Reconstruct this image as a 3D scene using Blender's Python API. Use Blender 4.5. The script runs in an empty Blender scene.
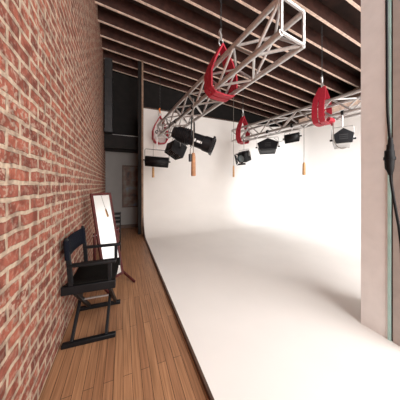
import bpy, bmesh, math, random
from mathutils import Vector, Matrix, Euler
random.seed(4)
C = bpy.context.scene.collection
PI = math.pi
CAMZ = 1.29
TH = math.atan(77/185)
CT, ST = math.cos(TH), math.sin(TH)
F = 185.0

def at(px, py, s):
    """world point seen at photo pixel (px,py) at depth s (metres along the view axis)"""
    u = (px-200)/F; v = (185-py)/F
    return Vector(((CT*u+ST)*s, (-ST*u+CT)*s, CAMZ+v*s))

# ------------------------------------------------------------------ materials
def mat(name, col, rough=0.6, metal=0.0, spec=0.5, noise=0.0, nscale=20, bump=0.0, col2=None):
    m = bpy.data.materials.new(name); m.use_nodes = True
    nt = m.node_tree; b = nt.nodes['Principled BSDF']
    b.inputs['Base Color'].default_value = (*col, 1)
    b.inputs['Roughness'].default_value = rough
    b.inputs['Metallic'].default_value = metal
    b.inputs['Specular IOR Level'].default_value = spec
    tc = nt.nodes.new('ShaderNodeTexCoord')
    n = nt.nodes.new('ShaderNodeTexNoise'); n.inputs['Scale'].default_value = nscale
    n.inputs['Detail'].default_value = 5
    nt.links.new(tc.outputs['Object'], n.inputs['Vector'])
    r = nt.nodes.new('ShaderNodeValToRGB')
    a = col2 if col2 else tuple(c*(1-noise) for c in col)
    r.color_ramp.elements[0].position = 0.3; r.color_ramp.elements[1].position = 0.7
    r.color_ramp.elements[0].color = (*a, 1)
    r.color_ramp.elements[1].color = (*[min(1, c*(1+noise*0.5)) for c in col], 1)
    nt.links.new(n.outputs['Fac'], r.inputs['Fac'])
    nt.links.new(r.outputs['Color'], b.inputs['Base Color'])
    if bump:
        bp = nt.nodes.new('ShaderNodeBump'); bp.inputs['Strength'].default_value = bump
        bp.inputs['Distance'].default_value = 0.01
        nt.links.new(n.outputs['Fac'], bp.inputs['Height']); nt.links.new(bp.outputs['Normal'], b.inputs['Normal'])
    return m

def brick_mat():
    m = bpy.data.materials.new('old_red_brick'); m.use_nodes = True
    nt = m.node_tree; N = nt.nodes; L = nt.links; b = N['Principled BSDF']
    b.inputs['Roughness'].default_value = 0.9; b.inputs['Specular IOR Level'].default_value = 0.2
    tc = N.new('ShaderNodeTexCoord')
    sep = N.new('ShaderNodeSeparateXYZ'); L.new(tc.outputs['Object'], sep.inputs[0])
    cmb = N.new('ShaderNodeCombineXYZ'); L.new(sep.outputs['Y'], cmb.inputs['X']); L.new(sep.outputs['Z'], cmb.inputs['Y'])
    # wobble the joints a little
    wn = N.new('ShaderNodeTexNoise'); wn.inputs['Scale'].default_value = 9; wn.inputs['Detail'].default_value = 3
    L.new(tc.outputs['Object'], wn.inputs['Vector'])
    sub = N.new('ShaderNodeVectorMath'); sub.operation = 'SUBTRACT'; sub.inputs[1].default_value = (.5, .5, .5)
    L.new(wn.outputs['Color'], sub.inputs[0])
    sc = N.new('ShaderNodeVectorMath'); sc.operation = 'SCALE'; sc.inputs['Scale'].default_value = 0.032
    L.new(sub.outputs[0], sc.inputs[0])
    add = N.new('ShaderNodeVectorMath'); L.new(cmb.outputs[0], add.inputs[0]); L.new(sc.outputs[0], add.inputs[1])
    br = N.new('ShaderNodeTexBrick'); L.new(add.outputs[0], br.inputs['Vector'])
    br.inputs['Scale'].default_value = 1.0
    br.inputs['Brick Width'].default_value = 0.215; br.inputs['Row Height'].default_value = 0.0765
    br.inputs['Mortar Size'].default_value = 0.0125; br.inputs['Mortar Smooth'].default_value = 0.25
    br.inputs['Bias'].default_value = -0.1
    br.inputs['Color1'].default_value = (0.36, 0.115, 0.075, 1)
    br.inputs['Color2'].default_value = (0.21, 0.068, 0.05, 1)
    br.inputs['Mortar'].default_value = (0.50, 0.385, 0.285, 1)
    # pale mortar smears and chips over the brick faces
    n1 = N.new('ShaderNodeTexNoise'); n1.inputs['Scale'].default_value = 36; n1.inputs['Detail'].default_value = 6
    L.new(tc.outputs['Object'], n1.inputs['Vector'])
    r1 = N.new('ShaderNodeValToRGB'); r1.color_ramp.elements[0].position = 0.50; r1.color_ramp.elements[1].position = 0.58
    L.new(n1.outputs['Fac'], r1.inputs['Fac'])
    n1b = N.new('ShaderNodeTexNoise'); n1b.inputs['Scale'].default_value = 3; n1b.inputs['Detail'].default_value = 3
    L.new(tc.outputs['Object'], n1b.inputs['Vector'])
    r1b = N.new('ShaderNodeValToRGB'); r1b.color_ramp.elements[0].position = 0.3; r1b.color_ramp.elements[1].position = 0.6
    L.new(n1b.outputs['Fac'], r1b.inputs['Fac'])
    mu = N.new('ShaderNodeMath'); mu.operation = 'MULTIPLY'
    L.new(r1.outputs['Color'], mu.inputs[0]); L.new(r1b.outputs['Color'], mu.inputs[1])
    mu2 = N.new('ShaderNodeMath'); mu2.operation = 'MULTIPLY'; mu2.inputs[1].default_value = 0.85
    L.new(mu.outputs[0], mu2.inputs[0])
    mx = N.new('ShaderNodeMix'); mx.data_type = 'RGBA'
    L.new(mu2.outputs[0], mx.inputs[0]); L.new(br.outputs['Color'], mx.inputs[6])
    mx.inputs[7].default_value = (0.46, 0.34, 0.26, 1)
    # dark burnt spots
    n2 = N.new('ShaderNodeTexNoise'); n2.inputs['Scale'].default_value = 13; n2.inputs['Detail'].default_value = 6
    L.new(tc.outputs['Object'], n2.inputs['Vector'])
    r2 = N.new('ShaderNodeValToRGB'); r2.color_ramp.elements[0].position = 0.38; r2.color_ramp.elements[1].position = 0.56
    r2.color_ramp.elements[0].color = (0.58, 0.54, 0.54, 1); r2.color_ramp.elements[1].color = (1, 1, 1, 1)
    L.new(n2.outputs['Fac'], r2.inputs['Fac'])
    m2 = N.new('ShaderNodeMix'); m2.data_type = 'RGBA'; m2.blend_type = 'MULTIPLY'; m2.inputs[0].default_value = 1
    L.new(mx.outputs[2], m2.inputs[6]); L.new(r2.outputs['Color'], m2.inputs[7])
    L.new(m2.outputs[2], b.inputs['Base Color'])
    inv = N.new('ShaderNodeMath'); inv.operation = 'MULTIPLY_ADD'; inv.inputs[1].default_value = -1.0
    L.new(br.outputs['Fac'], inv.inputs[0]); 
    h2 = N.new('ShaderNodeMath'); h2.operation = 'MULTIPLY'; h2.inputs[1].default_value = 1.1
    L.new(n1.outputs['Fac'], h2.inputs[0]); L.new(h2.outputs[0], inv.inputs[2])
    bp = N.new('ShaderNodeBump'); bp.inputs['Strength'].default_value = 0.8; bp.inputs['Distance'].default_value = 0.012
    L.new(inv.outputs[0], bp.inputs['Height']); L.new(bp.outputs['Normal'], b.inputs['Normal'])
    return m

def plank_mat(name, c1, c2, gap, width, length, rough, axis='Y', bump=0.3):
    m = bpy.data.materials.new(name); m.use_nodes = True
    nt = m.node_tree; N = nt.nodes; L = nt.links; b = N['Principled BSDF']
    b.inputs['Roughness'].default_value = rough
    tc = N.new('ShaderNodeTexCoord')
    sep = N.new('ShaderNodeSeparateXYZ'); L.new(tc.outputs['Object'], sep.inputs[0])
    cmb = N.new('ShaderNodeCombineXYZ')
    o = ('Y', 'X') if axis == 'Y' else ('X', 'Y')
    L.new(sep.outputs[o[0]], cmb.inputs['X']); L.new(sep.outputs[o[1]], cmb.inputs['Y'])
    br = N.new('ShaderNodeTexBrick'); L.new(cmb.outputs[0], br.inputs['Vector'])
    br.inputs['Scale'].default_value = 1; br.inputs['Brick Width'].default_value = length
    br.inputs['Row Height'].default_value = width; br.inputs['Mortar Size'].default_value = 0.0016
    br.inputs['Color1'].default_value = (*c1, 1); br.inputs['Color2'].default_value = (*c2, 1)
    br.inputs['Mortar'].default_value = (*gap, 1)
    st = N.new('ShaderNodeMapping'); st.inputs['Scale'].default_value = (2, 60, 1)
    L.new(cmb.outputs[0], st.inputs['Vector'])
    n = N.new('ShaderNodeTexNoise'); n.inputs['Scale'].default_value = 1.3; n.inputs['Detail'].default_value = 5
    L.new(st.outputs[0], n.inputs['Vector'])
    r = N.new('ShaderNodeValToRGB'); r.color_ramp.elements[0].color = (.6, .58, .55, 1); r.color_ramp.elements[1].color = (1.15, 1.15, 1.15, 1)
    r.color_ramp.elements[0].position = .3; r.color_ramp.elements[1].position = .7
    L.new(n.outputs['Fac'], r.inputs['Fac'])
    mx = N.new('ShaderNodeMix'); mx.data_type = 'RGBA'; mx.blend_type = 'MULTIPLY'; mx.inputs[0].default_value = 1
    L.new(br.outputs['Color'], mx.inputs[6]); L.new(r.outputs['Color'], mx.inputs[7])
    L.new(mx.outputs[2], b.inputs['Base Color'])
    bp = N.new('ShaderNodeBump'); bp.inputs['Strength'].default_value = bump; bp.inputs['Distance'].default_value = 0.002
    bp.invert = True
    L.new(br.outputs['Fac'], bp.inputs['Height']); L.new(bp.outputs['Normal'], b.inputs['Normal'])
    return m

def paint_mat():
    """picture: loose abstract blocks of dark paint"""
    m = bpy.data.materials.new('painted_picture'); m.use_nodes = True
    nt = m.node_tree; N = nt.nodes; L = nt.links; b = N['Principled BSDF']; b.inputs['Roughness'].default_value = .6
    tc = N.new('ShaderNodeTexCoord')
    n = N.new('ShaderNodeTexNoise'); n.inputs['Scale'].default_value = 4.5; n.inputs['Detail'].default_value = 2
    L.new(tc.outputs['Object'], n.inputs['Vector'])
    r = N.new('ShaderNodeValToRGB'); e = r.color_ramp.elements
    e[0].position = .3; e[0].color = (.02, .018, .02, 1); e[1].position = .75; e[1].color = (.11, .14, .20, 1)
    x = e.new(.45); x.color = (.10, .045, .03, 1); x = e.new(.58); x.color = (.12, .10, .08, 1)
    L.new(n.outputs['Fac'], r.inputs['Fac']); L.new(r.outputs['Color'], b.inputs['Base Color'])
    return m

M = dict(
    brick=brick_mat(),
    floor=plank_mat('oak_strip_floor', (.42, .215, .11), (.32, .155, .08), (.05, .022, .012), .058, .9, .42),
    white=mat('white_cyclorama_paint', (.80, .765, .73), .75, noise=.03, nscale=2, bump=.02),
    plaster=mat('grey_wall_paint', (.23, .215, .205), .85, noise=.06, nscale=4),
    pier=mat('off_white_plaster', (.80, .76, .74), .85, noise=.06, nscale=9, bump=.05),
    jamb=mat('taupe_door_jamb', (.42, .36, .33), .7, noise=.1, nscale=10),
    darkwall=mat('dark_stained_boards', (.010, .007, .006), .85, noise=.5, nscale=6),
    ceil=mat('dark_roof_boards', (.035, .015, .011), .85, noise=.5, nscale=5),
    joist=mat('aged_timber_joist', (.075, .028, .02), .8, noise=.45, nscale=9, bump=.2),
    pale_strip=mat('lit_joist_edge_and_ply', (.85, .64, .52), .7, noise=.3, nscale=15),  # pale tone paints lit joist edges; also the ply cap
    trimwood=mat('raw_timber_trim', (.30, .19, .13), .7, noise=.35, nscale=12),
    darktrim=mat('dark_timber_trim', (.085, .045, .03), .6, noise=.4, nscale=12),
    steel=mat('dark_grey_steel', (.05, .048, .05), .5, .4, noise=.2, nscale=8),
    alu=mat('brushed_aluminium', (.66, .64, .63), .36, .9, noise=.15, nscale=60),
    zinc=mat('zinc_steel', (.55, .54, .53), .35, .9, noise=.2, nscale=60),
    black=mat('black_lamp_enamel', (.007, .007, .009), .45, .1, .35, noise=.3, nscale=40),
    blackwood=mat('black_painted_wood', (.006, .006, .007), .5, 0, .25, noise=.3, nscale=30),
    canvas=mat('black_canvas', (.007, .008, .013), .95, spec=.08, noise=.25, nscale=300, bump=.3),
    seatcanvas=mat('black_brown_canvas', (.007, .006, .005), .9, spec=.08, noise=.25, nscale=300, bump=.3),
    red=mat('red_polyester_webbing', (.44, .016, .036), .6, noise=.25, nscale=60, bump=.2),
    orange=mat('orange_hook_paint', (.75, .22, .05), .45, noise=.2),
    mahog=mat('mahogany_stain', (.075, .012, .011), .45, 0, .3, noise=.4, nscale=25),
    pine=mat('pale_pine', (.62, .35, .16), .6, noise=.25, nscale=25),
    pinedark=mat('worn_brown_wood', (.40, .19, .09), .6, noise=.35, nscale=25),
    rope=mat('grey_cord', (.20, .18, .16), .8, noise=.2),
    rubber=mat('black_rubber_cable', (.006, .006, .007), .55, 0, .2, noise=.2),
    reflector=mat('silver_reflector', (.75, .75, .74), .25, .95, noise=.05),
    glasslens=mat('lens_glass', (.25, .33, .36), .08, .3, noise=.1),
    teal=mat('green_glass_edge', (.42, .62, .58), .25, noise=.12, nscale=8),
    mirror=mat('silvered_mirror', (.93, .94, .94), .015, 1.0),
    markw=mat('plain_white', (.8, .8, .8), .6),
    paint=paint_mat(),
)

# ------------------------------------------------------------------ mesh helpers
def box(bm, lo, hi, mtx=None):
    r = bmesh.ops.create_cube(bm, size=1)
    lo = Vector(lo); hi = Vector(hi); c = (lo+hi)/2; d = hi-lo
    T = Matrix.Translation(c) @ Matrix.Diagonal((d.x, d.y, d.z, 1))
    if mtx: T = mtx @ T
    bmesh.ops.transform(bm, matrix=T, verts=r['verts'])
    return r['verts']

def tube(bm, pts, r, seg=10, cap=True):
    pts = [Vector(p) for p in pts]
    rings = []
    prev = None
    for i, p in enumerate(pts):
        a = pts[max(i-1, 0)]; b = pts[min(i+1, len(pts)-1)]
        t = (b-a).normalized()
        if prev is None:
            up = Vector((0, 0, 1)) if abs(t.z) < .9 else Vector((1, 0, 0))
            n = t.cross(up).normalized()
        else:
            n = (prev - t*prev.dot(t)).normalized()
        prev = n; bi = t.cross(n)
        rr = r[i] if isinstance(r, (list, tuple)) else r
        rings.append([bm.verts.new(p + (n*math.cos(2*PI*k/seg)+bi*math.sin(2*PI*k/seg))*rr) for k in range(seg)])
    for a, b in zip(rings, rings[1:]):
        for k in range(seg):
            bm.faces.new((a[k], a[(k+1) % seg], b[(k+1) % seg], b[k]))
    if cap:
        bm.faces.new(rings[0][::-1]); bm.faces.new(rings[-1])

def ribbon(bm, pts, w, t, side):
    """flat webbing strap: rectangular section w along `side`, thickness t"""
    pts = [Vector(p) for p in pts]; side = Vector(side).normalized(); rings = []
    for i, p in enumerate(pts):
        a = pts[max(i-1, 0)]; b = pts[min(i+1, len(pts)-1)]
        tg = (b-a).normalized(); n = tg.cross(side).normalized(); s2 = n.cross(tg).normalized()
        rings.append([bm.verts.new(p+s2*w/2*sx+n*t/2*sy) for sx, sy in ((-1, -1), (1, -1), (1, 1), (-1, 1))])
    for a, b in zip(rings, rings[1:]):
        for k in range(4): bm.faces.new((a[k], a[(k+1) % 4], b[(k+1) % 4], b[k]))
    bm.faces.new(rings[0][::-1]); bm.faces.new(rings[-1])

def lathe(bm, prof, mtx, seg=24):
    """prof: (axial y, radius) along local +Y"""
    rings = []
    for y, r in prof:
        rings.append([bm.verts.new(mtx @ Vector((r*math.cos(2*PI*k/seg), y, r*math.sin(2*PI*k/seg)))) for k in range(seg)])
    for a, b in zip(rings, rings[1:]):
        for k in range(seg): bm.faces.new((a[k], b[k], b[(k+1) % seg], a[(k+1) % seg]))
    bm.faces.new(rings[0]); bm.faces.new(rings[-1][::-1])

def obj(name, bm, m, parent=None, bevel=0.0, smooth=True, loc=None):
    bmesh.ops.recalc_face_normals(bm, faces=bm.faces)
    me = bpy.data.meshes.new(name)
    if loc is not None:
        bmesh.ops.translate(bm, verts=bm.verts, vec=-Vector(loc))
    bm.to_mesh(me); bm.free()
    o = bpy.data.objects.new(name, me); C.objects.link(o)
    me.materials.append(M[m])
    if loc is not None: o.location = loc
    if parent:
        o.parent = parent
    if smooth:
        for p in me.polygons: p.use_smooth = True
        try: me.set_sharp_from_angle(angle=math.radians(35))
        except Exception: pass
    if bevel:
        b = o.modifiers.new('bevel', 'BEVEL'); b.width = bevel; b.segments = 2; b.limit_method = 'ANGLE'
    return o

def struct(name, bm, m, parent=None, **k):
    o = obj(name, bm, m, parent, **k); o['kind'] = 'structure'; return o

def thing(name, label, cat, mtx, group=None):
    o = bpy.data.objects.new(name, None); C.objects.link(o)
    if isinstance(mtx, Matrix): o.matrix_world = mtx
    else: o.location = mtx
    o.empty_display_size = .1
    o['label'] = label; o['category'] = cat
    if group: o['group'] = group
    return o

def tag(o, label, cat, group=None):
    o['label'] = label; o['category'] = cat
    if group: o['group'] = group
    return o

def B(): return bmesh.new()
def bx(name, lo, hi, m, parent=None, bevel=0, mtx=None, kind=False):
    bm = B(); box(bm, lo, hi, mtx); return (struct if kind else obj)(name, bm, m, parent, bevel=bevel)

# ------------------------------------------------------------------ setting
XW = -0.47; YB = -2.6; YF = 6.0; XR = 7.2; ZC = 4.95
bx('floor', (XW-.2, YB-.2, -.12), (XR+.2, YF+.2, 0), 'floor', kind=True)
bx('wall_left', (XW-.2, YB-.2, 0), (XW, YF, 5.2), 'brick', kind=True)

# far wall: grey painted lower half, dark boards above
bx('wall_far', (XW-.2, YF, 0), (XR+.2, YF+.2, 2.29), 'plaster', kind=True)
bx('wall_far_upper', (XW-.2, YF, 2.29), (XR+.2, YF+.2, 5.2), 'darkwall', kind=True)
bx('wall_right', (XR, YB-.2, 0), (XR+.2, YF, 5.2), 'darkwall', kind=True)
# back wall with a big window opening
bm = B()
wx0, wx1, wz0, wz1 = .2, 4.6, .7, 3.5
for lo, hi in (((XW, YB-.2, 0), (wx0, YB, 5.2)), ((wx1, YB-.2, 0), (XR, YB, 5.2)),
               ((wx0, YB-.2, 0), (wx1, YB, wz0)), ((wx0, YB-.2, wz1), (wx1, YB, 5.2))): box(bm, lo, hi)
struct('wall_back', bm, 'pier')
bm = B()
for x in (wx0, wx0+1.1, wx0+2.2, wx0+3.3, wx1): box(bm, (x-.03, YB-.12, wz0), (x+.03, YB-.06, wz1))
for z in (wz0+.03, (wz0+wz1)/2, wz1-.03): box(bm, (wx0, YB-.11, z-.03), (wx1, YB-.07, z+.03))
struct('window_1', bm, 'darktrim')

# added frame around the unseen overhead fill light, behind the camera
bm = B()
for lo, hi in (((.9, -1.75, 4.06), (.98, -.25, 4.2)), ((4.42, -1.75, 4.06), (4.5, -.25, 4.2)), ((.98, -1.75, 4.06), (4.42, -1.67, 4.2)), ((.98, -.33, 4.06), (4.42, -.25, 4.2)), ((2.66, -1.67, 4.08), (2.74, -.33, 4.2))): box(bm, lo, hi)
struct('roof_fill_frame', bm, 'darktrim')

# ceiling: boards and joists, roof falling slightly to the right
K = .10
JZ = 4.58     # joist underside at X=0
def rz(x): return JZ - K*x
bm = B()
x0, x1 = XW-.2, XR+.2
v = []
for x in (x0, x1):
    for y in (YB-.2, YF+.2):
        for dz in (.26, .34): v.append(bm.verts.new((x, y, rz(x)+dz)))
bmesh.ops.convex_hull(bm, input=v)
ceiling = struct('ceiling', bm, 'ceil')
y = YF-.12
while y > YB:
    bm = B(); vs = []
    for x in (XW, XR):
        for dy in (0, .038):
            for dz in (.0, .26): vs.append(bm.verts.new((x, y+dy-.025, rz(x)+dz)))
    bmesh.ops.convex_hull(bm, input=vs)
    j = struct('joist', bm, 'joist', ceiling)
    bm = B(); vs = []
    for x in (XW, XR):
        for dy in (0, .038):
            for dz in (-.012, .0): vs.append(bm.verts.new((x, y+dy-.025, rz(x)+dz)))
    bmesh.ops.convex_hull(bm, input=vs)
    struct('pale_strip', bm, 'pale_strip', j)  # pale colour paints the joist's lit lower edge
    y -= .406

# cyclorama: painted floor, coves, back and right wall in one sweep
CX0, CY, CXR, R, RC, H = .494, 5.03, 5.4, .60, 1.0, 3.30
ZF = .03
path = [((CX0, CY), (0, -1)), ((2.5, CY), (0, -1))]
for k in range(13):
    a = PI/2*(1-k/12)
    path.append(((CXR-RC+RC*math.cos(a), CY-RC+RC*math.sin(a)), (-math.cos(a), -math.sin(a))))
path += [((CXR, 2.0), (-1, 0)), ((CXR, -1.5), (-1, 0))]
prof = [(-.1, ZF), (-.1, H), (0, H)]
for k in range(13):
    a = PI/2*k/12
    prof.append((R-R*math.cos(a), ZF+R-R*math.sin(a)))
prof[-1] = (R, ZF)
bm = B(); rings = []
for (p, n) in path:
    rings.append([bm.verts.new((p[0]+n[0]*d, p[1]+n[1]*d, z)) for d, z in prof])
for a, b in zip(rings, rings[1:]):
    for k in range(len(prof)-1): bm.faces.new((a[k], a[k+1], b[k+1], b[k]))
bm.faces.new(rings[0]); bm.faces.new(rings[-1][::-1])
cyc = struct('wall_cyclorama', bm, 'white')
bm = B()
tp = [Vector((p[0]+n[0]*R, p[1]+n[1]*R, ZF)) for p, n in path] + [Vector((CX0, -1.5, ZF))]
top = [bm.verts.new(p) for p in tp]; bot = [bm.verts.new((p.x, p.y, 0)) for p in tp]
bm.faces.new(top); bm.faces.new(bot[::-1])
for i in range(len(top)):
    j = (i+1) % len(top); bm.faces.new((top[i], top[j], bot[j], bot[i]))
cf = struct('floor_cyclorama', bm, 'white')
# timber strip edging the painted floor, post at the open end, ply cap rail on the right
bm = B(); box(bm, (CX0-.018, -1.5, 0), (CX0, CY-R, ZF+.004))
for k in range(12):
    a0 = PI/2*k/12
    d, z = R-R*math.cos(a0), ZF+R-R*math.sin(a0)
    a1 = PI/2*(k+1)/12
    d1, z1 = R-R*math.cos(a1), ZF+R-R*math.sin(a1)
    vs = [bm.verts.new((x, CY-dd, zz)) for x in (CX0-.018, CX0) for dd, zz in ((d, z), (d1, z1), (d+.0, z+.004), (d1, z1+.004), (d, 0), (d1, 0))]
    bmesh.ops.convex_hull(bm, input=vs)
struct('trim_1', bm, 'darktrim')
bx('trim_2', (CX0-.050, CY-.02, 0), (CX0-.002, CY+.12, 4.53), 'trimwood', kind=True, bevel=.004)
bx('trim_9', (CX0-.130, CY+.03, 0), (CX0-.052, CY+.14, 4.53), 'darkwall', kind=True, bevel=.004)
bx('trim_3', (CXR+.01, -1.5, H), (CXR+.09, CY-.6, H+.17), 'pale_strip', kind=True)
bx('trim_4', (CXR+.02, -1.5, H+.17), (CXR+.12, CY+.1, H+.42), 'darktrim', kind=True)
bx('trim_5', (CX0, CY+.02, H), (CXR, CY+.12, H+.045), 'darktrim', kind=True)

# end of the corridor: header beam with a pale conduit, steel duct, baseboard
bx('trim_6', (XW, YF-.45, 2.30), (CX0+.3, YF-.25, 2.66), 'darkwall', kind=True)
bx('trim_7', (XW, YF-.25, 2.27), (CX0+.8, YF, 2.33), 'darkwall', kind=True)
bx('baseboard_far', (XW+.001, YF-.02, 0), (1.5, YF-.001, .10), 'darktrim', kind=True)

# partition close to the camera on the right with its glass door edge and jamb
PY = .88
bx('wall_partition', (2.0, .807, ZF), (2.5, .993, 4.6), 'pier', kind=True)
bx('window_2', (1.992, .786, ZF), (2.5, .805, 4.55), 'teal', kind=True)
bx('trim_8', (2.006, .774, ZF), (2.5, .786, 4.55), 'darktrim', kind=True)
bx('door_1', (1.996, .60, ZF), (2.5, .774, 4.55), 'jamb', kind=True)

# ------------------------------------------------------------------ duct and conduit
d = thing('ceiling_duct', 'dark grey steel duct dropping from the ceiling beside the far end of the brick wall', 'duct', (-.34, 5.45, 2.67))
bm = B(); box(bm, (-.10, -.11, 0), (.08, .11, 1.92)); obj('duct_body', bm, 'steel', d, bevel=.006)
for z in (.02, .7, 1.4):
    bm = B(); box(bm, (-.115, -.125, z), (.095, .125, z+.04)); obj('flange', bm, 'steel', d)
bm = B(); tube(bm, [(XW+.2, YF-.40, 2.675), (CX0-.02, YF-.40, 2.675)], .014); 
tag(obj('conduit', bm, 'zinc'), 'pale metal conduit along the dark header over the corridor end', 'pipe')

# picture on the corridor end wall
pw0 = -.02; pw1 = .58
d = thing('framed_picture', 'tall dark framed abstract painting on the grey wall at the corridor end', 'picture', (pw0, YF-.001, .62))
W_, H_ = pw1-pw0, 1.26
bm = B(); box(bm, (.03, -.02, .03), (W_-.03, -.006, H_-.03)); obj('canvas', bm, 'paint', d)
bm = B()
for lo, hi in (((0, -.035, 0), (.035, 0, H_)), ((W_-.035, -.035, 0), (W_, 0, H_)), ((.035, -.035, 0), (W_-.035, 0, .035)), ((.035, -.035, H_-.035), (W_-.035, 0, H_))): box(bm, lo, hi)
obj('frame', bm, 'darktrim', d, bevel=.003)

# small black rack on the corridor floor behind the mirror
d = thing('shelf_rack', 'small black wire rack standing on the corridor floor behind the mirror', 'rack', (-.19, 4.03, 0))
for sx in (-1, 1):
    for sy in (-1, 1):
        bm = B(); tube(bm, [(sx*.14, sy*.10, 0), (sx*.14, sy*.10, .74)], .009, 8); obj('post', bm, 'blackwood', d)
for z in (.12, .38, .56, .63, .72):
    bm = B(); box(bm, (-.15, -.11, z-.01), (.15, .11, z+.01)); obj('shelf', bm, 'blackwood', d, bevel=.003)

# ------------------------------------------------------------------ director's chair (faces +X, back along the brick wall)
YN, YFR = 1.75, 2.215
chair = thing('director_chair', "black folding director's chair with canvas back and seat beside the brick wall", 'chair', (-.22, (YN+YFR)/2, 0))
L0 = Vector((-.22, (YN+YFR)/2, 0))
chair.location.x = -.212; chair.rotation_euler.z = math.radians(-4)
def cp(name, bm, m, **k):
    bmesh.ops.translate(bm, verts=bm.verts, vec=-L0); return obj(name, bm, m, chair, **k)
SZ = .465; AZ = .645
for yy, s in ((YN, -1), (YFR, 1)):
    bm = B()
    vs = []
    for z, x, w in ((SZ, -.375, .017), (AZ, -.388, .017), (.845, -.408, .015), (.868, -.411, .010)):
        vs.append([bm.verts.new((x+a*w, yy+b*.013, z)) for a, b in ((-1, -1), (1, -1), (1, 1), (-1, 1))])
    for a, b in zip(vs, vs[1:]):
        for k in range(4): bm.faces.new((a[k], a[(k+1) % 4], b[(k+1) % 4], b[k]))
    bm.faces.new(vs[0][::-1]); bm.faces.new(vs[-1]); cp('back_post', bm, 'blackwood', bevel=.004)
    bm = B(); box(bm, (-.40, yy-.024, AZ-.012), (-.045, yy+.024, AZ+.012)); cp('armrest', bm, 'blackwood', bevel=.006)
    bm = B(); box(bm, (-.11, yy-.013, SZ), (-.08, yy+.013, AZ-.012)); cp('arm_post', bm, 'blackwood', bevel=.004)
    bm = B(); box(bm, (-.44, yy-.022, SZ-.045), (-.05, yy+.022, SZ+.022)); cp('seat_rail', bm, 'blackwood', bevel=.005)
    bm = B(); box(bm, (-.44, yy-.018, 0), (-.05, yy+.018, .035)); cp('foot_rail', bm, 'blackwood', bevel=.005)
for xx, o in ((-.36, 0), (-.11, 0)):
    for q in (0, 1):
        a, b = (YN, YFR) if q == 0 else (YFR, YN)
        dx = .013 if q else -.013
        bm = B()
        p0 = Vector((xx+dx, a, .03)); p1 = Vector((xx+dx, b, SZ-.04)); dirv = (p1-p0).normalized(); nn = Vector((0, -dirv.z, dirv.y))
        vv = [bm.verts.new(p+Vector((ex, 0, 0))+nn*en) for p in (p0, p1) for ex in (-.011, .011) for en in (-.018, .018)]
        bmesh.ops.convex_hull(bm, input=vv)
        cp('leg', bm, 'blackwood', bevel=.003)
bm = B(); tube(bm, [(-.36, (YN+YFR)/2, .235), (-.09, (YN+YFR)/2, .235)], .009); cp('pivot_rod', bm, 'zinc')
# canvas back: slightly slack
bm = B(); n = 12; g = []
for i in range(n+1):
    t = i/n; row = []
    for z in (.695, .75, .80, .848):
        xb = -.388-.1*(z-.645) - .025*math.sin(PI*t)
        row.append(bm.verts.new((xb, YN-.016+(YFR-YN+.032)*t, z)))
    g.append(row)
for a, b in zip(g, g[1:]):
    for k in range(3): bm.faces.new((a[k], a[k+1], b[k+1], b[k]))
o = cp('back_canvas', bm, 'canvas'); sm = o.modifiers.new('s', 'SOLIDIFY'); sm.thickness = .006; sm.offset = 0
for yy in (YN, YFR):   # sleeves of the back around the posts
    bm = B(); tube(bm, [(-.393-.005, yy, .695), (-.408, yy, .848)], .021, 12, cap=False); cp('canvas_sleeve', bm, 'canvas')
# canvas seat slung between the rails
bm = B(); g = []
for i in range(n+1):
    t = i/n; row = []
    for x in (-.425, -.30, -.17, -.055):
        row.append(bm.verts.new((x, YN-.01+(YFR-YN+.02)*t, SZ+.026-.035*math.sin(PI*t))))
    g.append(row)
for a, b in zip(g, g[1:]):
    for k in range(3): bm.faces.new((a[k], a[k+1], b[k+1], b[k]))
o = cp('seat_canvas', bm, 'seatcanvas'); sm = o.modifiers.new('s', 'SOLIDIFY'); sm.thickness = .007; sm.offset = 1

# ------------------------------------------------------------------ cheval mirror
BR = Vector((.005, 2.68, .11))            # bottom right corner of the frame
a = math.radians(-45)
nrm = Vector((math.cos(a), math.sin(a), 0))      # horizontal facing
wd = Vector((math.cos(a+PI/2), math.sin(a+PI/2), 0))  # towards the right/far edge
LEN, WID, LEAN = 1.10, .30, math.radians(12.5)
up = (Vector((0, 0, 1))*math.cos(LEAN) - nrm*math.sin(LEAN)).normalized()
fn = wd.cross(up).normalized()
if fn.dot(nrm) < 0: fn = -fn
cen = BR - wd*WID/2
base = Vector((cen.x, cen.y, 0))
mir = thing('cheval_mirror', 'tall narrow tilting floor mirror in a dark red wooden frame, standing behind the chair', 'mirror', base)
def MM(w, l, f): return cen + wd*w + up*l + fn*f - base
def mbox(w0, w1, l0, l1, f0, f1):
    bm = B(); vs = [bm.verts.new(MM(w, l, f)) for w in (w0, w1) for l in (l0, l1) for f in (f0, f1)]
    bmesh.ops.convex_hull(bm, input=vs); return bm
hw = WID/2; fw = .030
obj('frame_side', mbox(-hw, -hw+fw, 0, LEN, -.015, .012), 'mahog', mir, bevel=.003)
obj('frame_side', mbox(hw-fw, hw, 0, LEN, -.015, .012), 'mahog', mir, bevel=.003)
obj('frame_rail', mbox(-hw+fw, hw-fw, LEN-fw, LEN, -.015, .012), 'mahog', mir, bevel=.003)
obj('frame_rail', mbox(-hw+fw, hw-fw, 0, fw, -.015, .012), 'mahog', mir, bevel=.003)
obj('mirror_glass', mbox(-hw+fw-.003, hw-fw+.003, fw-.003, LEN-fw+.003, -.004, .004), 'mirror', mir, smooth=False)
obj('backing_board', mbox(-hw+fw, hw-fw, fw, LEN-fw, -.014, -.0045), 'darktrim', mir)
piv = MM(0, LEN*.53, -.002)
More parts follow.
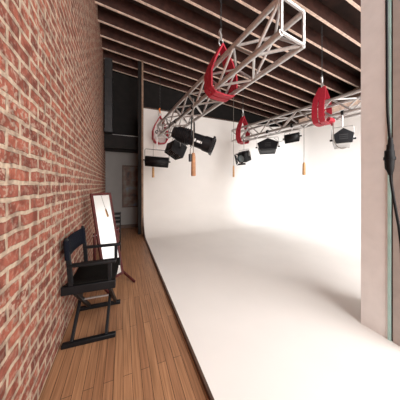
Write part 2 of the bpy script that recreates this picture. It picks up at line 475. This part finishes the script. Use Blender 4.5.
for s in (-1, 1):
    px_ = piv + wd*s*(hw+.026)
    bm = B()
    vs = [bm.verts.new(Vector((px_.x, px_.y, 0)) + wd*e*.010 + nrm*f*.014 + Vector((0, 0, z))) for e in (-1, 1) for f in (-1, 1) for z in (.05, piv.z+.03)]
    bmesh.ops.convex_hull(bm, input=vs); obj('upright', bm, 'mahog', mir, bevel=.003)
    bm = B(); tube(bm, [px_-wd*s*.026, px_+wd*s*.020], .008); obj('pivot_bolt', bm, 'zinc', mir)
    for q in (-1, 1):
        bm = B(); c0 = Vector((px_.x, px_.y, 0))
        L_ = .30 if q > 0 else .20
        p0 = c0 + Vector((0, 0, .16)); p1 = c0 + nrm*q*L_ + Vector((0, 0, .016)) 
        t = (p1-p0).normalized(); nn = wd.cross(t).normalized()
        vs = [bm.verts.new(p+wd*e*.010+nn*f*.014) for p in (p0, p1) for e in (-1, 1) for f in (-1, 1)]
        bmesh.ops.convex_hull(bm, input=vs); obj('leg', bm, 'mahog', mir, bevel=.003)
cb0 = piv.copy(); 
bm = B(); p = Vector((piv.x, piv.y, .13)); tube(bm, [p-nrm*.03-wd*(hw+.02), p-nrm*.03+wd*(hw+.02)], .010); 
# low cross bar, behind the swinging frame
obj('stretcher', bm, 'mahog', mir)

# ------------------------------------------------------------------ trusses
def truss(label, A, Bp, size, bays, group):
    """A,Bp: centre of the lower face at each end"""
    A = Vector(A); Bp = Vector(Bp); t = (Bp-A); Ln = t.length; t.normalize()
    side = t.cross(Vector((0, 0, 1))).normalized(); upv = Vector((0, 0, 1))
    tr = thing('lighting_truss', label, 'truss', A, group)
    h = size/2
    cor = [side*sx*h + upv*z for sx, z in ((-1, 0), (1, 0), (1, size), (-1, size))]
    for c in cor:
        bm = B(); tube(bm, [c, c+t*Ln], .027, 12); obj('chord', bm, 'alu', tr)
    for e in (0, Ln):
        for i in range(4):
            bm = B(); tube(bm, [cor[i]+t*e, cor[(i+1) % 4]+t*e], .013, 8); obj('end_tube', bm, 'alu', tr)
    st = Ln/bays
    for i in range(4):
        a_, b_ = cor[i], cor[(i+1) % 4]
        for k in range(bays):
            p, q = (a_, b_) if (k+i) % 2 == 0 else (b_, a_)
            bm = B(); tube(bm, [p+t*(k*st), q+t*((k+1)*st)], .0145, 8); obj('brace', bm, 'alu', tr)
    return tr, t, side

HL = 2.48; SZT = .28
t1A = Vector((.93, 4.62, HL)); t1B = Vector((1.28, 1.10, HL))
t2A = Vector((2.86, 4.33, HL)); t2B = Vector((3.60, 1.55, HL))
t1dir = (t1B-t1A).normalized(); t2dir = (t2B-t2A).normalized()
tr1, T1, S1 = truss('silver box truss hung over the corridor edge, the left one of the two', t1A, t1B, SZT, 12, None)
tr2, T2, S2 = truss('silver box truss hung over the white cove, the right one of the two', t2A, t2B, SZT, 10, None)

def on_truss(A, T, px):
    """point on the truss centre line seen at pixel column px"""
    u = (px-200)/F; r = (CT*u+ST)/(-ST*u+CT)
    # A.x+T.x s = r (A.y+T.y s)
    s = (r*A.y-A.x)/(T.x-r*T.y)
    return A+T*s

def sling(P, T, S, label, w=.065, hook='zinc', drop=.10, apex=.34, wide=1.0, top=None):
    """red webbing basket sling: up both sides of the truss to a hook, P on the lower centre line"""
    P = Vector(P)
    d = thing('lifting_sling', label, 'sling', P)
    h = SZT/2+.035
    ap = Vector((0, 0, SZT+apex))
    for o in (-.5, .5):
        off = T*o*w*1.2*wide
        pts = []
        pts.append(ap + off*.2)
        pts.append(-S*h*.75 + Vector((0, 0, SZT+.10)) + off)
        pts.append(-S*h*1.1 + Vector((0, 0, SZT*.75)) + off)
        pts.append(-S*h*1.1 + Vector((0, 0, .02)) + off)
        pts.append(-S*h*.75 + Vector((0, 0, -drop*.8)) + off)
        pts.append(Vector((0, 0, -drop)) + off)
        pts.append(S*h*.75 + Vector((0, 0, -drop*.8)) + off)
        pts.append(S*h*1.1 + Vector((0, 0, .02)) + off)
        pts.append(S*h*1.1 + Vector((0, 0, SZT*.75)) + off)
        pts.append(S*h*.75 + Vector((0, 0, SZT+.10)) + off)
        pts.append(ap + off*.2)
        bm = B(); ribbon(bm, pts, w, .020, T); obj('strap', bm, 'red', d)
    # wrapped knot under the truss
    # shackle and hook
    bm = B()
    c = ap
    tube(bm, [c+Vector((0, 0, -.02)), c+S*.03+Vector((0, 0, .02)), c+S*.03+Vector((0, 0, .07)), c+Vector((0, 0, .10)), c-S*.03+Vector((0, 0, .07)), c-S*.03+Vector((0, 0, .02)), c+Vector((0, 0, -.02))], .010, 8)
    obj('shackle', bm, 'zinc', d)
    bm = B(); tube(bm, [c+Vector((0, 0, .08)), c+Vector((0, 0, .13)), c+S*.02+Vector((0, 0, .17)), c+Vector((0, 0, .22))], [.014, .018, .022, .014], 8)
    obj('hook', bm, hook, d)
    zt = rz(P.x) - P.z - .005
    bm = B(); z = c.z+.22; k = 0
    while z < zt-.03:
        # chain links
        sd = S if k % 2 else T
        tube(bm, [Vector((0, 0, z)), Vector((0, 0, z+.012))+sd*.011, Vector((0, 0, z+.038))+sd*.011, Vector((0, 0, z+.05)), Vector((0, 0, z+.038))-sd*.011, Vector((0, 0, z+.012))-sd*.011, Vector((0, 0, z))], .004, 5)
        z += .044; k += 1
    tube(bm, [Vector((0, 0, zt-.05)), Vector((0, 0, zt-.013))], .008, 6)
    obj('chain', bm, 'steel', d)
    return d

p = on_truss(t1A, T1, 160)
sling(p, T1, S1, 'red webbing sling under an orange hook at the far end of the left truss', w=.065, hook='orange', drop=.10)
p = on_truss(t1A, T1, 221)
sling(p, T1, S1, 'red webbing sling around the near part of the left truss, nearest the camera', w=.08, hook='zinc', drop=.05)
p = on_truss(t2A, T2, 243)
sling(p, T2, S2, 'red webbing sling under a silver hook at the far end of the right truss', w=.065, hook='zinc', drop=.10)
p = on_truss(t2A, T2, 322)
sling(p, T2, S2, 'wide red webbing sling around the near half of the right truss', w=.09, hook='zinc', drop=.07)

# ------------------------------------------------------------------ lamps
def frame(loc, aim, roll=0):
    """matrix whose +Y looks along aim, Z up"""
    y = Vector(aim).normalized(); x = y.cross(Vector((0, 0, 1))).normalized(); z = x.cross(y)
    m = Matrix((x, y, z)).transposed().to_4x4()
    return Matrix.Translation(loc) @ m @ Matrix.Rotation(roll, 4, 'Y')

def yoke_parts(d, mi, c, half, xdir, top, m='zinc', r=.007, flat=True):
    """inverted U from the body pivots up to the clamp; c body centre, all world coordinates"""
    xd = Vector(xdir).normalized()
    pts = [c-xd*half, c-xd*half+Vector((0, 0, (top.z-c.z)*.80)), None, None, c+xd*half+Vector((0, 0, (top.z-c.z)*.80)), c+xd*half]
    zt = top.z
    pts[1] = c-xd*half+Vector((0, 0, (zt-c.z)-.02)); pts[4] = c+xd*half+Vector((0, 0, (zt-c.z)-.02))
    pts[2] = c-xd*(half-.02)+Vector((0, 0, zt-c.z)); pts[3] = c+xd*(half-.02)+Vector((0, 0, zt-c.z))
    bm = B(); tube(bm, [mi @ p for p in pts], r, 8); obj('yoke', bm, m, d)
    for s in (-1, 1):
        bm = B(); tube(bm, [mi @ (c+xd*s*(half-.012)), mi @ (c+xd*s*(half+.03))], .016, 10); obj('tilt_knob', bm, 'black', d)

def clamp_parts(d, mi, top, rail_z, axis=None):
    bm = B(); tube(bm, [mi @ top, mi @ Vector((top.x, top.y, rail_z-.03))], .009, 8); obj('spigot', bm, 'alu', d)
    bm = B()
    q = Vector((top.x, top.y, rail_z))
    ax = Vector(axis).normalized(); sd = ax.cross(Vector((0, 0, 1))).normalized()
    # C shaped hook over the chord
    arc = [q+sd*math.cos(t)*.034+Vector((0, 0, 1))*math.sin(t)*.034 for t in [math.radians(v) for v in range(-90, 200, 29)]]
    ribbon(bm, [mi @ v for v in arc], .035, .010, mi.to_3x3() @ ax)
    obj('clamp', bm, 'black', d)

def flood(name, label, loc, aim, sc, w, top, rail, railaxis, m='black', yoke='zinc', roll=0):
    """cyc flood: pentagonal housing, wide open front with reflector and lens"""
    mw = frame(loc, aim, roll); mi = mw.inverted()
    d = thing(name, label, 'stage light', mw)
    P = [(-.12, .02), (-.05, .13), (.10, .10), (.10, -.12), (-.07, -.10)]
    P = [(a*sc, b*sc) for a, b in P]
    hw_ = w/2
    bm = B()
    L = [bm.verts.new((-hw_, a, b)) for a, b in P]; Rr = [bm.verts.new((hw_, a, b)) for a, b in P]
    for i in range(5):
        j = (i+1) % 5
        if i == 2: continue
        bm.faces.new((L[i], L[j], Rr[j], Rr[i]))
    o = obj('housing', bm, m, d); sm = o.modifiers.new('s', 'SOLIDIFY'); sm.thickness = .004
    for s in (-1, 1):
        bm = B(); A_ = [bm.verts.new((s*hw_, a*1.04, b*1.04)) for a, b in P]; B_ = [bm.verts.new((s*(hw_+.006), a*1.04, b*1.04)) for a, b in P]
        bm.faces.new(A_); bm.faces.new(B_[::-1])
        for i in range(5): bm.faces.new((A_[i], A_[(i+1) % 5], B_[(i+1) % 5], B_[i]))
        obj('end_plate', bm, 'black', d, smooth=False)
    # curved reflector
    bm = B(); g = []
    for k in range(9):
        t = k/8; ang = PI*(-.5+t)
        g.append([bm.verts.new((x, sc*(.085-.125*math.cos(ang)), sc*(-.01+.10*math.sin(ang)))) for x in (-hw_*.97, hw_*.97)])
    for a_, b_ in zip(g, g[1:]): bm.faces.new((a_[0], a_[1], b_[1], b_[0]))
    obj('reflector', bm, 'reflector', d)
    bm = B(); tube(bm, [(-hw_*.75, .02*sc, -.01*sc), (hw_*.75, .02*sc, -.01*sc)], .008, 8); obj('bulb', bm, 'glasslens', d)
    # front rim and wire guard
    bm = B(); y0, y1 = .10*sc, .112*sc; zt, zb = .105*sc, -.125*sc
    for lo, hi in (((-hw_, y0, zt-.012), (hw_, y1, zt)), ((-hw_, y0, zb), (hw_, y1, zb+.012)), ((-hw_, y0, zb), (-hw_+.012, y1, zt)), ((hw_-.012, y0, zb), (hw_, y1, zt))): box(bm, lo, hi)
    obj('gel_frame', bm, 'black', d)
    bm = B()
    for k in range(1, 5):
        x = -hw_+w*k/5; tube(bm, [(x, y0+.002, zb), (x, y0+.002, zt)], .0018, 5)
    tube(bm, [(-hw_, y0+.002, -.01*sc), (hw_, y0+.002, -.01*sc)], .0018, 5)
    obj('wire_guard', bm, 'zinc', d)
    xd = mw.to_3x3() @ Vector((1, 0, 0))
    yoke_parts(d, mi, Vector(loc), hw_+.018, xd, top, yoke)
    clamp_parts(d, mi, top, rail, railaxis)
    return d

def camdir(r, f, u):
    """direction from camera-space right / forward / up"""
    return Vector((CT*r+ST*f, -ST*r+CT*f, u))

def topof(loc, z): return Vector((loc[0], loc[1], z))

RAIL = HL
# big ellipsoidal spotlight on the left truss
def ellipsoidal(loc, aim):
    mw = frame(loc, aim); mi = mw.inverted()
    d = thing('ellipsoidal_spotlight', 'large black ellipsoidal spotlight with a long barrel hanging from the left truss', 'stage light', mw)
    I = Matrix.Identity(4)
    bm = B(); lathe(bm, [(-.33, .06), (-.325, .085), (-.27, .092), (-.26, .105), (-.20, .116), (-.12, .120), (-.05, .118), (-.045, .100), (0, .100)], I, 28); obj('reflector_housing', bm, 'black', d)
    bm = B(); lathe(bm, [(-.02, .100), (.17, .106), (.175, .112), (.20, .112)], I, 28); obj('barrel', bm, 'black', d)
    # front lens tube, open, with the lens recessed
    bm = B(); lathe(bm, [(.19, .116), (.29, .118), (.295, .124), (.335, .124), (.335, .112), (.30, .104), (.27, .102), (.26, .0)], I, 28); obj('lens_tube', bm, 'black', d)
    bm = B(); lathe(bm, [(.262, .002), (.268, .096), (.275, .096), (.290, .04), (.293, .002)], I, 24); obj('lens', bm, 'glasslens', d)
    bm = B()
    for lo, hi in (((-.115, .30, .105), (.115, .33, .125)), ((-.125, .30, -.115), (-.105, .33, .125)), ((.105, .30, -.115), (.125, .33, .125)), ((-.115, .30, -.125), (.115, .33, -.105))): box(bm, lo, hi)
    obj('accessory_holder', bm, 'black', d)
    for z in range(6):
        bm = B(); lathe(bm, [(-.25+z*.032, .09+z*.006), (-.244+z*.032, .118+z*.003), (-.238+z*.032, .09+z*.006)], I, 24); obj('cooling_fin', bm, 'black', d)
    for ang in (45, 135, 225, 315):
        bm = B(); a_ = math.radians(ang); tube(bm, [(math.cos(a_)*.09, -.02, math.sin(a_)*.09), (math.cos(a_)*.155, -.02, math.sin(a_)*.155)], .008, 6); obj('shutter_handle', bm, 'black', d)
    # white marks on the barrel: a dot and a short strip
    for k, (y, ln) in enumerate(((.045, .022), (.085, .06), (.155, .012))):
        bm = B(); g = []
        for i in range(5):
            row = []
            for j in range(2):
                a_ = math.radians(-22 + i*(3.2 if k else 4.5)*1.3)
                row.append(bm.verts.new((math.cos(a_)*(.1005+.03*(y+j*ln)+.002), y+j*ln, math.sin(a_)*(.1005+.03*(y+j*ln)+.002))))
            g.append(row)
        for q, r_ in zip(g, g[1:]): bm.faces.new((q[0], q[1], r_[1], r_[0]))
        o = obj('white_mark', bm, 'markw', d); o['label'] = 'white mark'
    L = Vector(loc)
    xd = mw.to_3x3() @ Vector((1, 0, 0))
    top = Vector((L.x, L.y, L.z+.30))
    yoke_parts(d, mi, L, .145, xd, top, 'black', .010)
    clamp_parts(d, mi, top, RAIL, T1)
    bm = B(); tube(bm, [Vector((0, -.32, -.02)), Vector((0, -.40, -.03)), Vector((.02, -.42, .10)), Vector((.03, -.30, .25)), mi @ Vector((L.x-.02, L.y+.15, RAIL+.02))], .006, 6); obj('power_lead', bm, 'rubber', d)
    return d
p = on_truss(t1A-S1*SZT/2, T1, 193)
if p.x > on_truss(t1A+S1*SZT/2, T1, 193).x: p = on_truss(t1A+S1*SZT/2, T1, 193)
LA = Vector((p.x, p.y, 1.99))
ellipsoidal(LA, camdir(1, -.12, -.40))

# flood fixtures
l = at(176, 149, 3.45)
flood('cyclorama_flood', 'black flood light hanging tilted just left of the large spotlight', l, camdir(-.5, -.3, -1.0), 1.15, .34, Vector((l.x, l.y, l.z+.22)), RAIL, T1)
l = at(157, 161, 4.15)
flood('cyclorama_flood', 'black flood light hanging flat and level at the far end of the left truss', l, camdir(-.15, 1, -.9), .80, .50, Vector((l.x, l.y, l.z+.25)), RAIL, T1, roll=.10, yoke='steel')
l = at(292, 137.5, 3.70)
flood('cyclorama_flood', 'flat black flood light in the middle of the right truss, beside the hanging cord', l, camdir(.55, .6, -1.1), .65, .25, Vector((l.x, l.y, l.z+.13)), RAIL, T2, roll=-.1)
def facet_lamp(label, loc, aim, sc, body, top, rail, axis, wx=1.0):
    """five-sided lamp: black back plate, faceted body widening to an open front"""
    mw = frame(loc, aim); mi = mw.inverted()
    d = thing('faceted_floodlight', label, 'stage light', mw)
    P = [(-.085, -.085), (-.105, .03), (0, .11), (.105, .03), (.085, -.085)]
    def ring(bm, y, k): return [bm.verts.new((a*sc*k*wx, y*sc, b*sc*k)) for a, b in P]
    bm = B(); rs = [ring(bm, y, k) for y, k in ((-.10, .80), (-.07, .97), (.10, 1.05))]
    for a_, b_ in zip(rs, rs[1:]):
        for q in range(5): bm.faces.new((a_[q], a_[(q+1) % 5], b_[(q+1) % 5], b_[q]))
    o = obj('housing', bm, body, d); sm = o.modifiers.new('s', 'SOLIDIFY'); sm.thickness = .004
    bm = B(); a_ = ring(bm, -.125, 1.08); b_ = ring(bm, -.095, 1.16)
    bm.faces.new(a_); bm.faces.new(b_[::-1])
    for q in range(5): bm.faces.new((a_[q], a_[(q+1) % 5], b_[(q+1) % 5], b_[q]))
    obj('back_plate', bm, 'black', d, bevel=.004)
    bm = B(); a_ = ring(bm, .095, 1.08); b_ = ring(bm, .115, 1.08); c_ = ring(bm, .115, .95); e_ = ring(bm, .095, .95)
    for u_, v_ in ((a_, b_), (b_, c_), (c_, e_), (e_, a_)):
        for q in range(5): bm.faces.new((u_[q], u_[(q+1) % 5], v_[(q+1) % 5], v_[q]))
    obj('front_rim', bm, 'black' if body == 'black' else 'zinc', d)
    bm = B(); lathe(bm, [(-.06*sc, .002), (-.05*sc, .04*sc), (.0, .07*sc), (.08*sc, .085*sc)], Matrix.Identity(4)); obj('reflector', bm, 'reflector', d)
    bm = B(); tube(bm, [(0, -.05*sc, 0), (0, .02*sc, 0)], .010*sc, 8); obj('bulb', bm, 'glasslens', d)
    bm = B()
    for z in (-.05, -.02, .01): box(bm, (-.05*sc, -.130*sc, z*sc), (.05*sc, -.122*sc, (z+.012)*sc))
    obj('vent_slots', bm, 'steel', d)
    xd = mw.to_3x3() @ Vector((1, 0, 0))
    yoke_parts(d, mi, Vector(loc), .125*sc*wx, xd, top)
    clamp_parts(d, mi, top, rail, axis)
    return d
l = at(267.5, 147, 4.12)
facet_lamp('black faceted flood light, second lamp from the far end of the right truss', l, camdir(.25, .8, -.25), 1.2, 'black', Vector((l.x, l.y, l.z+.21)), RAIL, T2, 1.5)
l = at(342.5, 139.5, 3.05)
facet_lamp('silver flood light with black back, at the near end of the right truss', l, camdir(.5, .8, -.22), 1.15, 'alu', Vector((l.x, l.y, l.z+.21)), RAIL, T2)

# small fresnel with barn doors
def fresnel(label, loc, aim, sc, top, rail, axis):
    mw = frame(loc, aim); mi = mw.inverted()
    d = thing('fresnel_spotlight', label, 'stage light', mw)
    bm = B(); box(bm, (-.11*sc, -.12*sc, -.10*sc), (.11*sc, .09*sc, .12*sc)); obj('housing', bm, 'black', d, bevel=.02*sc)
    bm = B()
    for k in range(4): box(bm, (-.09*sc, -.10*sc+k*.045*sc, .12*sc), (.09*sc, -.08*sc+k*.045*sc, .135*sc))
    obj('cooling_vent', bm, 'steel', d)
    bm = B(); lathe(bm, [(.088*sc, .10*sc), (.12*sc, .10*sc), (.12*sc, .085*sc), (.10*sc, .085*sc)], Matrix.Identity(4)); obj('lens_ring', bm, 'black', d)
    bm = B(); lathe(bm, [(.10*sc, .083*sc), (.108*sc, .08*sc), (.118*sc, .04*sc), (.12*sc, .003)], Matrix.Identity(4)); obj('lens', bm, 'glasslens', d)
    for k in range(4):
        m_ = Matrix.Rotation(k*PI/2, 4, 'Y') @ Matrix.Translation((0, .12*sc, .10*sc)) @ Matrix.Rotation(math.radians(38), 4, 'X')
        bm = B(); vs = [bm.verts.new(m_ @ Vector(v)) for v in ((-.09*sc, 0, 0), (.09*sc, 0, 0), (.12*sc, .05*sc, 0), (-.12*sc, .05*sc, 0), (-.09*sc, 0, .004), (.09*sc, 0, .004), (.12*sc, .05*sc, .004), (-.12*sc, .05*sc, .004))]
        bmesh.ops.convex_hull(bm, input=vs); obj('barn_door', bm, 'black', d)
    xd = mw.to_3x3() @ Vector((1, 0, 0))
    yoke_parts(d, mi, Vector(loc), .135*sc, xd, top)
    clamp_parts(d, mi, top, rail, axis)
    return d
l = at(244, 157.5, 4.80)
fresnel('small black boxy spotlight with open flaps, hanging under the far end of the right truss', l, camdir(-.75, -.65, -.35), 1.15, Vector((l.x, l.y, l.z+.20)), RAIL, T2)

# ------------------------------------------------------------------ wooden pull handles on cords
def pull(label, px, py0, py1, s, r, ztop, m, extra=False):
    a_ = at(px, py1, s); b_ = at(px, py0, s)
    d = thing('wooden_handle', label, 'handle', a_, 'wooden handles on cords')
    h = b_.z-a_.z
    bm = B(); tube(bm, [(0, 0, 0), (0, 0, .01), (0, 0, h*.5), (0, 0, h*.85), (0, 0, h)], [r*.8, r, r*.92, r*.85, r*.55], 12); obj('grip', bm, m, d)
    bm = B(); tube(bm, [(0, 0, h), (0, 0, ztop-a_.z)], .005 if not extra else .006, 6); obj('cord', bm, 'rope', d)
    if extra:
        bm = B(); box(bm, (-.065, -.02, h*.62), (-.027, .02, h*.95)); obj('cord_adjuster', bm, 'black', d, bevel=.008)
        bm = B(); tube(bm, [(-.045, 0, h*.95), (-.045, 0, h*1.15), (-.01, 0, h*1.35), (.0, 0, h*1.5)], .006, 6); obj('cord_loop', bm, 'rope', d)
    return d
pull('small wooden handle on a cord just below the flood hanging flat and level', 153.2, 167, 177.5, 4.35, .030, HL-.02, 'pine')
pull('large brown wooden handle hanging just under the big black spotlight', 193.4, 153, 176, 2.50, .033, HL-.02, 'pinedark', True)
pull('small wooden handle on a long cord left of the far end of the right truss', 233.6, 165.5, 177, 4.75, .026, rz(2.8)-.013, 'pine')
pull('pale wooden handle on a long cord near the middle of the right truss', 304, 162.5, 175, 3.55, .030, HL-.02, 'pine')

# power lead from the sling of the right truss to the near flood
pts = [at(333, 118, 3.02), at(333.2, 130, 3.0), at(333.8, 140, 2.98), at(337, 146, 2.97), at(342, 148.5, 2.97), at(346, 147.5, 2.98)]
bm = B(); o_ = pts[0].copy()
# smooth it
sp = []
for i in range(len(pts)-1):
    p0 = pts[max(i-1, 0)]; p1 = pts[i]; p2 = pts[i+1]; p3 = pts[min(i+2, len(pts)-1)]
    for k in range(5):
        t = k/5; sp.append(.5*((2*p1)+(p2-p0)*t+(2*p0-5*p1+4*p2-p3)*t*t+(3*p1-p0-3*p2+p3)*t**3))
sp.append(pts[-1])
tube(bm, sp, .008, 8)
tag(obj('lamp_cord', bm, 'rope', loc=o_), 'grey power cord looping from the right truss to the near flood light', 'cord')
d = thing('cord_connector', 'short red connector on the power cord beside the near red sling', 'connector', at(331, 121, 3.02))
bm = B(); tube(bm, [(-.07, 0, .02), (0, 0, .01), (.045, -.0, .0)], [.035, .045, .04], 10); obj('connector_body', bm, 'red', d)
bm = B(); tube(bm, [(.03, 0, 0), (.035, 0, -.07)], [.03, .02], 10); obj('connector_neck', bm, 'red', d)
# cord draped under right truss
pts = [at(274, 138, 4.0), at(279, 142, 3.95), at(285, 140, 3.9), at(290, 133, 3.8)]
bm = B(); tube(bm, pts, .005, 6); tag(obj('lamp_cord', bm, 'rope', loc=pts[0].copy()), 'thin cord sagging under the right truss between two flood lights', 'cord')

# ------------------------------------------------------------------ cable with connector in front of the partition
S_ = 1.38
def c(px, py): return at(px, py, S_-.004*(px-387))
cab = thing('power_cable', 'thick black cable with an inline plug hanging down the wall edge at the far right', 'cable', c(389, 153))
o_ = c(389, 153)
def spl(pts, n=6):
    sp = []
    for i in range(len(pts)-1):
        p0 = pts[max(i-1, 0)]; p1 = pts[i]; p2 = pts[i+1]; p3 = pts[min(i+2, len(pts)-1)]
        for k in range(n):
            t = k/n; sp.append(.5*((2*p1)+(p2-p0)*t+(2*p0-5*p1+4*p2-p3)*t*t+(3*p1-p0-3*p2+p3)*t**3))
    sp.append(pts[-1]); return sp
bm = B(); tube(bm, [p-o_ for p in spl([c(386.5, -20), c(387, 40), c(387.3, 97), c(388, 118), c(390, 140)])], .0085, 12); obj('cord', bm, 'rubber', cab)
bm = B(); tube(bm, [p-o_ for p in spl([c(390, 165), c(391, 180), c(393.5, 197), c(396.5, 214), c(399.5, 232), c(402, 262), c(403, 330)])], .0085, 12); obj('cord', bm, 'rubber', cab)
bm = B(); tube(bm, [p-o_ for p in [c(390.4, 138), c(390.4, 144), c(390.2, 145), c(390.2, 150), c(389.5, 151), c(389.5, 158), c(389.5, 168), c(390.2, 171), c(390.4, 175)]], [.013, .016, .020, .021, .028, .029, .026, .019, .011], 14); obj('plug', bm, 'rubber', cab)
bm = B(); tube(bm, [p-o_ for p in [c(389.6, 157), c(389.6, 160)]], [.034, .034], 14); obj('plug_collar', bm, 'rubber', cab)

# ------------------------------------------------------------------ light
w = bpy.data.worlds.new('daylight'); bpy.context.scene.world = w; w.use_nodes = True
w.node_tree.nodes['Background'].inputs['Color'].default_value = (.85, .92, 1, 1)
w.node_tree.nodes['Background'].inputs['Strength'].default_value = 1.5
def area(name, loc, target, size, sizey, power, col, spread=180):
    L = bpy.data.lights.new(name, 'AREA'); L.shape = 'RECTANGLE'; L.size = size; L.size_y = sizey; L.energy = power; L.color = col
    L.spread = math.radians(spread)
    o = bpy.data.objects.new(name, L); C.objects.link(o); o.location = loc
    o.rotation_euler = (Vector(target)-Vector(loc)).to_track_quat('-Z', 'Y').to_euler(); return o
def spot(name, loc, target, power, col, ang, blend, r=.3):
    L = bpy.data.lights.new(name, 'SPOT'); L.energy = power; L.color = col; L.spot_size = math.radians(ang); L.spot_blend = blend; L.shadow_soft_size = r
    o = bpy.data.objects.new(name, L); C.objects.link(o); o.location = loc
    o.rotation_euler = (Vector(target)-Vector(loc)).to_track_quat('-Z', 'Y').to_euler(); return o
area('window_daylight', (2.4, YB-.02, 2.1), (2.4, 3, 1.6), 4.2, 2.7, 335, (1, .95, .90))
area('roof_fill', (2.7, -1.0, 4.05), (3.3, 2.8, 0), 3.4, 1.3, 150, (.95, .98, 1))  # added overhead fill to brighten the cove floor, no known source
# daylight beam thrown on to the cove
spot('window_beam', (3.6, YB+.05, 1.7), (5.1, 4.3, .95), 3000, (.86, .94, 1), 37, 1.0, .4)

cam = bpy.data.cameras.new('camera'); co = bpy.data.objects.new('camera', cam); C.objects.link(co)
co.location = (0, 0, CAMZ); co.rotation_euler = (PI/2, 0, -TH)
cam.sensor_width = 36; cam.lens = 36*F/400; cam.shift_y = -15/400; cam.clip_start = .02
bpy.context.scene.camera = co
vs = bpy.context.scene.view_settings
vs.view_transform = 'Standard'; vs.look = 'None'; vs.gamma = 1; vs.use_curve_mapping = False; vs.exposure = 0.0
